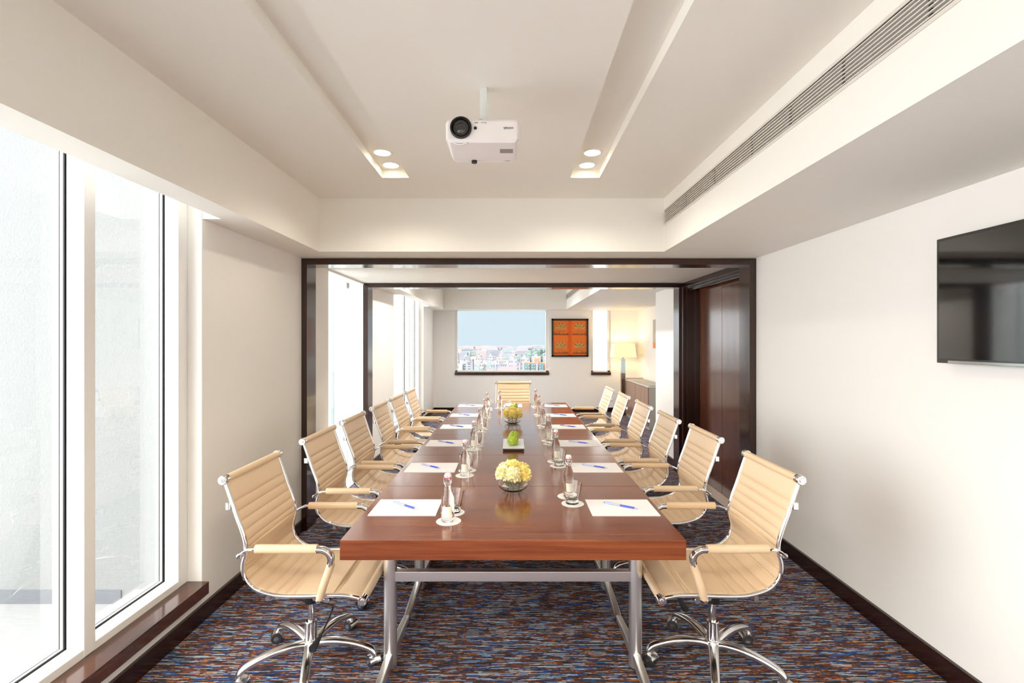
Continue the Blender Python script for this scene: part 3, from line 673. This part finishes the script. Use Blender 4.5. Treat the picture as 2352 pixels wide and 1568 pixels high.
for k in range(6):
    j = random.uniform(-.004, .004); sn = seat_name(k, 'left')
    put('coaster', -.275, bl[k], ZT, 0, 'white round coaster under the bottle, ' + sn)
    put('bottle', -.275 + j, bl[k], ZT + .0022, .2 * j * 50, 'swing top glass water bottle, ' + sn)
    put('coaster', -.270, bl[k] + .108, ZT, 0, 'white round coaster under the tumbler, ' + sn)
    put('tumbler', -.270 - j, bl[k] + .108, ZT + .0022, 0, 'clear glass tumbler, ' + sn)
    put('paper', -.494, pl[k], ZT, 0, 'white sheet of note paper, ' + sn)
    put('pen', -.498, pl[k] + .005, ZT + .0033, PI - .62 + random.uniform(-.05, .05) + PI, 'slim pale pen lying on paper, ' + sn)
    sn = seat_name(k, 'right')
    put('coaster', .292, br[k] - .100, ZT, 0, 'white round coaster under the tumbler, ' + sn)
    put('tumbler', .292 + j, br[k] - .100, ZT + .0022, 0, 'clear glass tumbler, ' + sn)
    put('coaster', .283, br[k] + .012, ZT, 0, 'white round coaster under the bottle, ' + sn)
    put('bottle', .285, br[k] + .012, ZT + .0022, .1, 'swing top glass water bottle, ' + sn)
    put('paper', .512, pl[k] - .002, ZT, 0, 'white sheet of note paper, ' + sn)
    put('pen', .518, pl[k] + .004, ZT + .0033, -.56 + random.uniform(-.04, .04), 'slim blue and white pen lying on paper, ' + sn)
sn = 'setting at the far head of the table'
put('coaster', -.145, 5.72, ZT, 0, 'white round coaster under the bottle, ' + sn); put('bottle', -.145, 5.72, ZT + .0022, 0, 'swing top glass water bottle, ' + sn)
put('coaster', -.045, 5.66, ZT, 0, 'white round coaster under the tumbler, ' + sn); put('tumbler', -.045, 5.66, ZT + .0022, 0, 'clear glass tumbler, ' + sn)
put('paper', .010, 5.96, ZT, PI / 2, 'white sheet of note paper, ' + sn); protos['x'] = 0
put('pen', .045, 5.97, ZT + .0033, 1.0, 'slim dark pen lying on paper, ' + sn)

# flower bowls
def bloom(r, mi_seed, npet=230):
    rnd = random.Random(mi_seed); t2 = bmesh.new()
    for i in range(npet):
        z = 1 - 1.75 * (i + .5) / npet; ph = i * 2.39996; q = math.sqrt(max(0, 1 - z * z)); d = Vector((q * math.cos(ph), q * math.sin(ph), z))
        up = Vector((0, 0, 1)); tt = d.cross(up); tt = tt.normalized() if tt.length > .01 else Vector((1, 0, 0)); bt = d.cross(tt)
        a = rnd.uniform(0, PI); w = tt * math.cos(a) + bt * math.sin(a); L = r * rnd.uniform(.9, 1.1); wd = r * .15
        lean = bt * rnd.uniform(-.12, .12) * r
        v = [d * r * .35 - w * wd * .4, d * r * .35 + w * wd * .4, d * L * .85 + w * wd + lean, d * L * 1.02 + w * wd * .5 + lean * 1.6, d * L * 1.0 - w * wd * .5 + lean * 1.4, d * L * .85 - w * wd + lean]
        t2.faces.new([t2.verts.new(p_) for p_ in v])
    bm = B(); merge(bm, t2); ball(bm, (0, 0, 0), r * .66, sub=2); return bm
HEADS = [(0, -.052, .118, .041, 'cream'), (-.052, -.022, .118, .042, 'cream'), (.050, -.025, .115, .044, 'yellow'), (.048, .034, .120, .040, 'yellow'), (-.042, .038, .122, .040, 'cream'), (.0, .0, .140, .042, 'yellow'), (-.02, .012, .146, .034, 'cream')]
HEADS = [(x * 1.0, y, z - .022, r, c_) for x, y, z, r, c_ in HEADS]
def flowers(cx, cy, where, allc=None):
    bm = B(); prof = [(0, .004), (.030, .0), (.052, .006), (.072, .020), (.080, .036), (.076, .048), (.063, .058), (.061, .058), (.073, .047), (.0765, .036), (.069, .022), (.050, .009), (0, .008)]
    lathe(bm, prof, 48); b0 = tag(obj('glass_bowl', bm, 'tglass'), 'small round clear glass bowl of flowers, %s on the table' % where, 'bowl', 'glass flower bowls'); b0.location = (cx, cy, ZT)
    for i, (x, y, z, r, c_) in enumerate(HEADS):
        c2 = allc or c_
        o = thing('chrysanthemum', '%s chrysanthemum bloom at the %s of the %s glass bowl' % ('pale cream' if c2 == 'cream' else 'bright yellow', ['front', 'left front', 'right front', 'right rear', 'left rear', 'top right', 'top left'][i], where), 'flower', (cx + x, cy + y, ZT + z), i * 1.1, 'chrysanthemums in the %s bowl' % where)
        obj('petals', bloom(r, i), c2, o, False)
        bm = B(); ex, ey = -x * .45, -y * .45
        c_r, s_r = math.cos(-i * 1.1), math.sin(-i * 1.1); ex, ey = ex * c_r - ey * s_r, ex * s_r + ey * c_r
        sweep(bm, spline([(0, 0, -r * .5), (ex * .5, ey * .5, -z * .6), (ex, ey, -z + .012)], 5), .0024, .0024, 8); obj('stalk', bm, 'stem', o)
flowers(.006, 2.565, 'front'); flowers(.006, 4.66, 'rear', 'yellow')

# apples on oblong plates
def plate(cy, where):
    g = thing('fruit_plate', 'oblong white plate with dark edge under green apples, %s on the table' % where, 'plate', (.011, cy, ZT), 0, 'apple plates')
    bm = B(); box(bm, -.066, .066, -.15, .15, 0, .008, .002); box(bm, -.076, .076, -.168, .168, .006, .0195, .003); obj('dark_base', bm, 'slate', g)
    bm = B(); box(bm, -.077, .077, -.169, .169, .019, .0235, .002); obj('plate_top', bm, 'ceramic', g)
def apple(x, y, z, r, rz, lab, grp):
    pr = []
    for i in range(21):
        th = PI * i / 20; R = r * (math.sin(th) ** .9) * (1 + .05 * math.cos(th)) if 0 < i < 20 else 0
        zz = -r * .92 * math.cos(th) + (-.22 * r if i > 18 else 0) * (1 if i == 20 else .55) + (.10 * r if i == 0 else 0)
        pr.append((max(0, R), zz + r * .92))
    g = thing('green_apple', lab, 'apple', (x, y, z), rz, grp)
    bm = B(); lathe(bm, pr, 32); obj('skin', bm, 'apple', g)
    bm = B(); sweep(bm, spline([(0, 0, r * 1.55), (.003, 0, r * 1.8), (.008, .002, r * 2.02)], 4), .0016, .0016, 6); obj('stalk', bm, 'stalk', g)
plate(3.645, 'middle'); plate(5.36, 'rear')
for k, (y, wd) in enumerate(((3.575, 'frontmost'), (3.660, 'middle'), (3.745, 'rearmost'))): apple(.004 + .006 * k, y, ZT + .0235, .040, k * 2.1, 'shiny green apple on the nearer plate, %s of its row' % wd, 'apples on the nearer plate')
for k, (y, wd) in enumerate(((5.30, 'frontmost'), (5.385, 'middle'), (5.47, 'rearmost'))): apple(.010 + .008 * k, y, ZT + .0235, .040, 1 + k * 2.1, 'shiny green apple on the farther plate, %s of its row' % wd, 'apples on the farther plate')

# ------------------------------------------------------------------ end room furniture
pic = thing('framed_picture', 'square orange silk picture with four dark motifs in a black frame', 'picture', (1.246, YE, 1.60))
bm = B(); w_, h_ = .395, .41
box(bm, -w_, w_, -.035, -.002, h_ - .04, h_, .003); box(bm, -w_, w_, -.035, -.002, -h_, -h_ + .04, .003); box(bm, -w_, -w_ + .038, -.035, -.002, -h_, h_, .003); box(bm, w_ - .038, w_, -.035, -.002, -h_, h_, .003)
obj('picture_frame', bm, 'picframe', pic)
bm = B(); box(bm, -w_ + .03, w_ - .03, -.015, -.004, -h_ + .03, h_ - .03); box(bm, -.042, .036, -.0165, -.015, -h_ + .04, h_ - .04, mi=1)
def flat(bm, pts, mi, y=-.018):
    t2 = bmesh.new(); t2.faces.new([t2.verts.new((x, y, z)) for x, z in pts]); merge(bm, t2, mi)
rp = random.Random(5)
for qx in (-.195, .205):
    for qz in (.19, -.215):
        for k in range(9):     # fan of long leaves
            th = PI * (k + .5) / 9; r_ = .135
            c0 = (qx, qz + .01); dx, dz = math.cos(th), math.sin(th)
            flat(bm, [(c0[0] + dz * .012, c0[1] - dx * .012), (c0[0] + dx * r_ * .6 + dz * .022, c0[1] + dz * r_ * .6 - dx * .022), (c0[0] + dx * r_, c0[1] + dz * r_), (c0[0] + dx * r_ * .6 - dz * .022, c0[1] + dz * r_ * .6 + dx * .022)], 2 if k % 2 else 4, -.018 - .0003 * k)
        flat(bm, [(qx + .045 * math.cos(a) , qz + .055 + .035 * math.sin(a)) for a in [2 * PI * i / 16 for i in range(16)]], 4, -.0215)
        flat(bm, [(qx + .028 * math.cos(a) , qz + .055 + .020 * math.sin(a)) for a in [2 * PI * i / 16 for i in range(16)]], 2, -.0222)
        for k in range(5):     # scrolls
            cx_, cz_ = qx + (k - 2) * .036, qz - .04 - (k % 2) * .02
            flat(bm, [(cx_ + .017 * math.cos(a), cz_ + .017 * math.sin(a)) for a in [2 * PI * i / 12 for i in range(12)]], 2, -.0185); flat(bm, [(cx_ + .009 * math.cos(a), cz_ + .009 * math.sin(a)) for a in [2 * PI * i / 12 for i in range(12)]], 0, -.0190)
        for k in range(22):    # grassy fringe
            x = qx - .15 + k * .0143; l = rp.uniform(.03, .075); sgn = -1 if x < qx else 1
            flat(bm, [(x, qz - .13), (x + .011, qz - .13), (x + .006 + sgn * .02, qz - .13 + l)], 3, -.0185 - .0002 * k)
        for sx_ in (-1, 1):
            for k in range(3): cx_, cz_ = qx + sx_ * .135, qz + .10 - k * .075; flat(bm, [(cx_ + .011 * math.cos(a), cz_ + .013 * math.sin(a)) for a in [2 * PI * i / 8 for i in range(8)]], 2)
obj('silk_print', bm, ['orange', 'band2', 'motif', 'motif2', 'motif3'], pic, False)
pc = thing('framed_picture', 'edge of a second picture on the side wall above the cabinet', 'picture', (XR2, 8.83, 1.66))
bm = B(); box(bm, -.04, -.002, -.42, .42, -.27, .27, .003); obj('picture_frame', bm, 'cabgrey', pc)
bm = B(); box(bm, -.044, -.04, -.40, .40, -.25, .25); box(bm, -.0455, -.044, -.40, .40, -.16, .25, mi=1); obj('silk_print', bm, ['orange', 'cabgrey'], pc, False)

lp = thing('floor_lamp', 'tall floor lamp with cream shade and mirrored square column', 'lamp', (2.31, 10.20, 0))
bm = B(); box(bm, -.14, .14, -.14, .14, 0, .025, .003); obj('base', bm, 'pdark', lp)
bm = B(); box(bm, -.043, .043, -.043, .043, .025, .855, .003); obj('column', bm, 'pdark', lp)
bm = B(); box(bm, -.043, .043, -.043, .043, .856, 1.165, .003); obj('column', bm, 'pglass', lp)
bm = B(); cyl(bm, (0, 0, 1.165), (0, 0, 1.21), .010); obj('stem', bm, 'black', lp)
bm = B(); lathe(bm, [(.232, 1.195), (.200, 1.475), (.197, 1.475), (.229, 1.195)], 4); 
t2 = bmesh.new()
for s_, z0, w0, z1, w1 in ((0, 1.195, .228, 1.475, .196),):
    def ringv(w, z): return [t2.verts.new((a * w, b_ * w, z)) for a, b_ in ((-1, -1), (1, -1), (1, 1), (-1, 1))]
    a, b_, a2, b2 = ringv(w0, z0), ringv(w1, z1), ringv(w0 - .003, z0), ringv(w1 - .003, z1)
    for i in range(4):
        j = (i + 1) % 4; t2.faces.new((a[i], a[j], b_[j], b_[i])); t2.faces.new((a2[j], a2[i], b2[i], b2[j])); t2.faces.new((a[j], a[i], a2[i], a2[j])); t2.faces.new((b_[i], b_[j], b2[j], b2[i]))
bm.free(); bm = B(); merge(bm, t2); obj('lamp_shade', bm, 'shade', lp, False)
bm = B(); ball(bm, (0, 0, 1.29), .035); cyl(bm, (0, 0, 1.20), (0, 0, 1.27), .014); obj('bulb', bm, 'lamp', lp)
l = bpy.data.lights.new('lamp_light', 'POINT'); l.energy = 7; l.color = (1, .74, .42); l.shadow_soft_size = .05
lo = bpy.data.objects.new('lamp_light', l); C.objects.link(lo); lo.parent = lp; lo.location = (0, 0, 1.40)

cb_ = thing('cabinet', 'low wooden sideboard with grey side and pale stone top by the lamp', 'cabinet', (2.33, 8.37, 0))
bm = B(); box(bm, .012, .345, 0, 1.66, .0, .728, .002); obj('carcass', bm, 'cabgrey', cb_)
bm = B(); box(bm, -.008, .35, -.008, 1.668, .730, .752, .002); obj('cabinet_top', bm, 'cabtop', cb_)
for k in range(2):
    bm = B(); box(bm, -.008, .012, .006 + k * .827, .006 + k * .827 + .821, .06, .722, .002); obj('cabinet_door', bm, 'cabwood', cb_)
bm = B(); box(bm, .03, .345, .03, 1.63, .752, .762, .001); box(bm, .0, .35, 1.645, 1.655, .752, .775); obj('rear_lip', bm, 'cabgrey', cb_)

# ------------------------------------------------------------------ the hazy city: pale, greyed base colours stand in for haze
def cm(n, c_): return mat(n, c_, .9, spec=.1)
M['ground'] = cm('city_ground', (.42, .42, .40)); cols = [('pale_render', (0.47, 0.44, 0.47)), ('cream_render', (0.48, 0.44, 0.41)), ('blueish_render', (0.38, 0.43, 0.44)), ('pinkish_render', (0.47, 0.38, 0.38)), ('grey_render', (0.35, 0.35, 0.38))]
CM = [cm(*c_) for c_ in cols]; M['cwin'] = cm('far_window', (0.19, 0.21, 0.25)); M['ctree'] = cm('hazed_foliage', (0.19, 0.25, 0.22)); M['peach'] = cm('peach_render', (0.53, 0.32, 0.22)); M['tealp'] = cm('teal_cladding', (0.17, 0.29, 0.30)); M['pinkroof'] = cm('pink_roof_sheet', (0.47, 0.25, 0.25)); M['cwhite'] = cm('white_render', (0.51, 0.51, 0.51))
GZ = -32
bm = B(); box(bm, -900, 900, 60, 2100, GZ - 2, GZ); tag(obj('ground', bm, 'ground', smooth=False), 'pale city ground far below the end window', 'ground', kind='structure')
def px(x, y, D): return ((x - 1176) * D / 1125, D, 1.52 - (y - 784) * D / 1125)
def block_mesh(w_, d_, h_, mi, rnd):
    bm = B(); box(bm, -w_ / 2, w_ / 2, 0, d_, 0, h_); box(bm, -w_ * .2, w_ * .1, d_ * .3, d_ * .6, h_, h_ + 2.2)
    nx, nz = max(2, int(w_ / 3.2)), max(2, int(h_ / 3.2))
    for i in range(nx):
        for j in range(nz):
            if rnd.random() < .8: x0 = -w_ / 2 + (i + .3) * w_ / nx; z0 = (j + .35) * h_ / nz; box(bm, x0, x0 + w_ / nx * .4, -.06, .02, z0, z0 + h_ / nz * .42, mi=1)
    return bm
rnd = random.Random(11); pro = []
for k in range(10):
    pro.append(obj('apartment_block', block_mesh(rnd.uniform(9, 18), rnd.uniform(8, 12), rnd.uniform(9, 19), 0, rnd), [CM[k % 5], 'cwin'], smooth=False))
k = 0
for rowi in range(8):
    D = 345 + rowi * 44 + rowi ** 2 * 3; nx = 9
    for i in range(nx):
        X = (-.128 + (i + .5 + rnd.uniform(-.06, .06)) * .213 / nx) * D
        if rowi == 0 and -8 < X < 22: continue
        if rowi >= 6 and X > 6: continue
        src = pro[k % 10]; o = src if k < 10 else src.copy()
        if k >= 10: C.objects.link(o)
        sc_ = min(1.0, D / 480); o.scale = (sc_ * .62, .8, 1); o.location = (X, D + rnd.uniform(-3, 3), GZ + rnd.uniform(-4, 1))
        tag(o, 'small pale apartment block in the hazy city seen through the end window', 'building', 'city apartment blocks'); k += 1
bm = B()
for k in range(420):
    D = rnd.uniform(860, 2000); X = rnd.uniform(-.14, .1) * D; s_ = D / 800; w2 = rnd.uniform(5, 13) * s_; h2 = rnd.uniform(6, 20)
    box(bm, X - w2, X + w2, D, D + 12, GZ, GZ + h2, mi=rnd.randrange(5))
tag(obj('distant_city', bm, CM, smooth=False), 'mass of tiny pale rooftops fading toward the horizon', 'city', kind='stuff')
# white block with grey tower
def city(name, label, D): return thing(name, label, 'building', (0, 0, 0))
g = thing('apartment_building', 'white flat roofed block with a grey stair tower at the left of the view', 'building', (0, 0, 0))
def pbox(bm, x0, x1, y0, y1, D, dep=10, mi=0):
    a = px(x0, y0, D); b_ = px(x1, y1, D); box(bm, a[0], b_[0], D, D + dep, b_[2], a[2], mi=mi)
bm = B(); pbox(bm, 1056, 1081, 832, 900, 300); pbox(bm, 1053, 1062, 836, 900, 298); obj('wall', bm, 'cwhite', g, False)
bm = B(); pbox(bm, 1081, 1086, 828, 900, 299); pbox(bm, 1082, 1085, 825, 828, 299); pbox(bm, 1070, 1082, 829.5, 832, 299, 4); obj('stair_tower', bm, CM[4], g, False)
for x0 in (1064, 1074):
    for y0 in (835, 840.5, 846): bm = B(); pbox(bm, x0, x0 + 6, y0, y0 + 2.2, 299.8, .5); obj('window', bm, 'cwin', g, False)
g = thing('hall', 'long hall with a pink sheet roof below the middle of the view', 'building')
bm = B(); a, b_, c_, d_ = px(1141, 851, 270), px(1184, 851, 270), px(1191, 841, 292), px(1147, 841, 292)
t2 = bmesh.new(); t2.faces.new([t2.verts.new(v) for v in (a, b_, c_, d_)]); t2.faces.new([t2.verts.new(v) for v in (d_, c_, (c_[0], 315, a[2]), (d_[0], 315, a[2]))]); merge(bm, t2); obj('roof', bm, 'pinkroof', g, False)
bm = B(); box(bm, a[0] + .3, b_[0], 271, 314, GZ, a[2]); obj('wall', bm, 'cwhite', g, False)
g = thing('office_building', 'peach and teal office block with square white windows at the right of the view', 'building')
bm = B(); pbox(bm, 1203, 1219, 831.5, 900, 250); pbox(bm, 1219, 1230, 833.5, 900, 251); pbox(bm, 1227, 1240, 822.5, 900, 253); pbox(bm, 1237, 1262, 832.5, 900, 251); obj('wall', bm, 'peach', g, False)
bm = B()
for x0, x1, y0 in ((1204, 1217, 835), (1219.5, 1229, 834.5), (1238, 1248, 834)): pbox(bm, x0, x1, y0, 900, 249.2, .6)
obj('cladding', bm, 'tealp', g, False)
bm = B(); pbox(bm, 1230, 1236, 832, 900, 249, .8); obj('stair_tower', bm, CM[4], g, False)
for x0 in (1208, 1213.5, 1221.5, 1226.5, 1240):
    for y0 in (836.2, 842.8, 849):
        if (x0, y0) == (1208, 836.2): continue
        bm = B(); pbox(bm, x0, x0 + 2, y0, y0 + 2, 248.6, .5); obj('window', bm, 'cwhite', g, False)
# tree covered hill
rnd = random.Random(3); bm = B()
for k in range(220):
    X = rnd.uniform(10, 120); D = 760 + rnd.uniform(0, 60); e = max(0, min(1, (X - 4) / 50)); h2 = GZ + (22 - 4 * (k % 3)) * e * rnd.random() + 3
    ball(bm, (X, D, h2), rnd.uniform(4, 7), sub=1)
for x, y, r_ in ((1233, 813, 5), (1229, 815, 5), (1237, 816, 5), (1233, 818, 6), (1196, 821, 5), (1190, 823, 4), (1201, 823, 4), (1215, 820, 5), (1222, 819, 5), (1244, 819, 5), (1250, 817, 5), (1256, 815, 5), (1262, 815, 6), (1208, 822, 5), (1225, 822, 6), (1240, 822, 6), (1250, 822, 6)):
    ball(bm, px(x, y, 760), r_, sub=2)
tag(obj('hill_trees', bm, 'ctree', smooth=False), 'hazy grey green tree covered hill behind the peach office block', 'trees', kind='stuff')
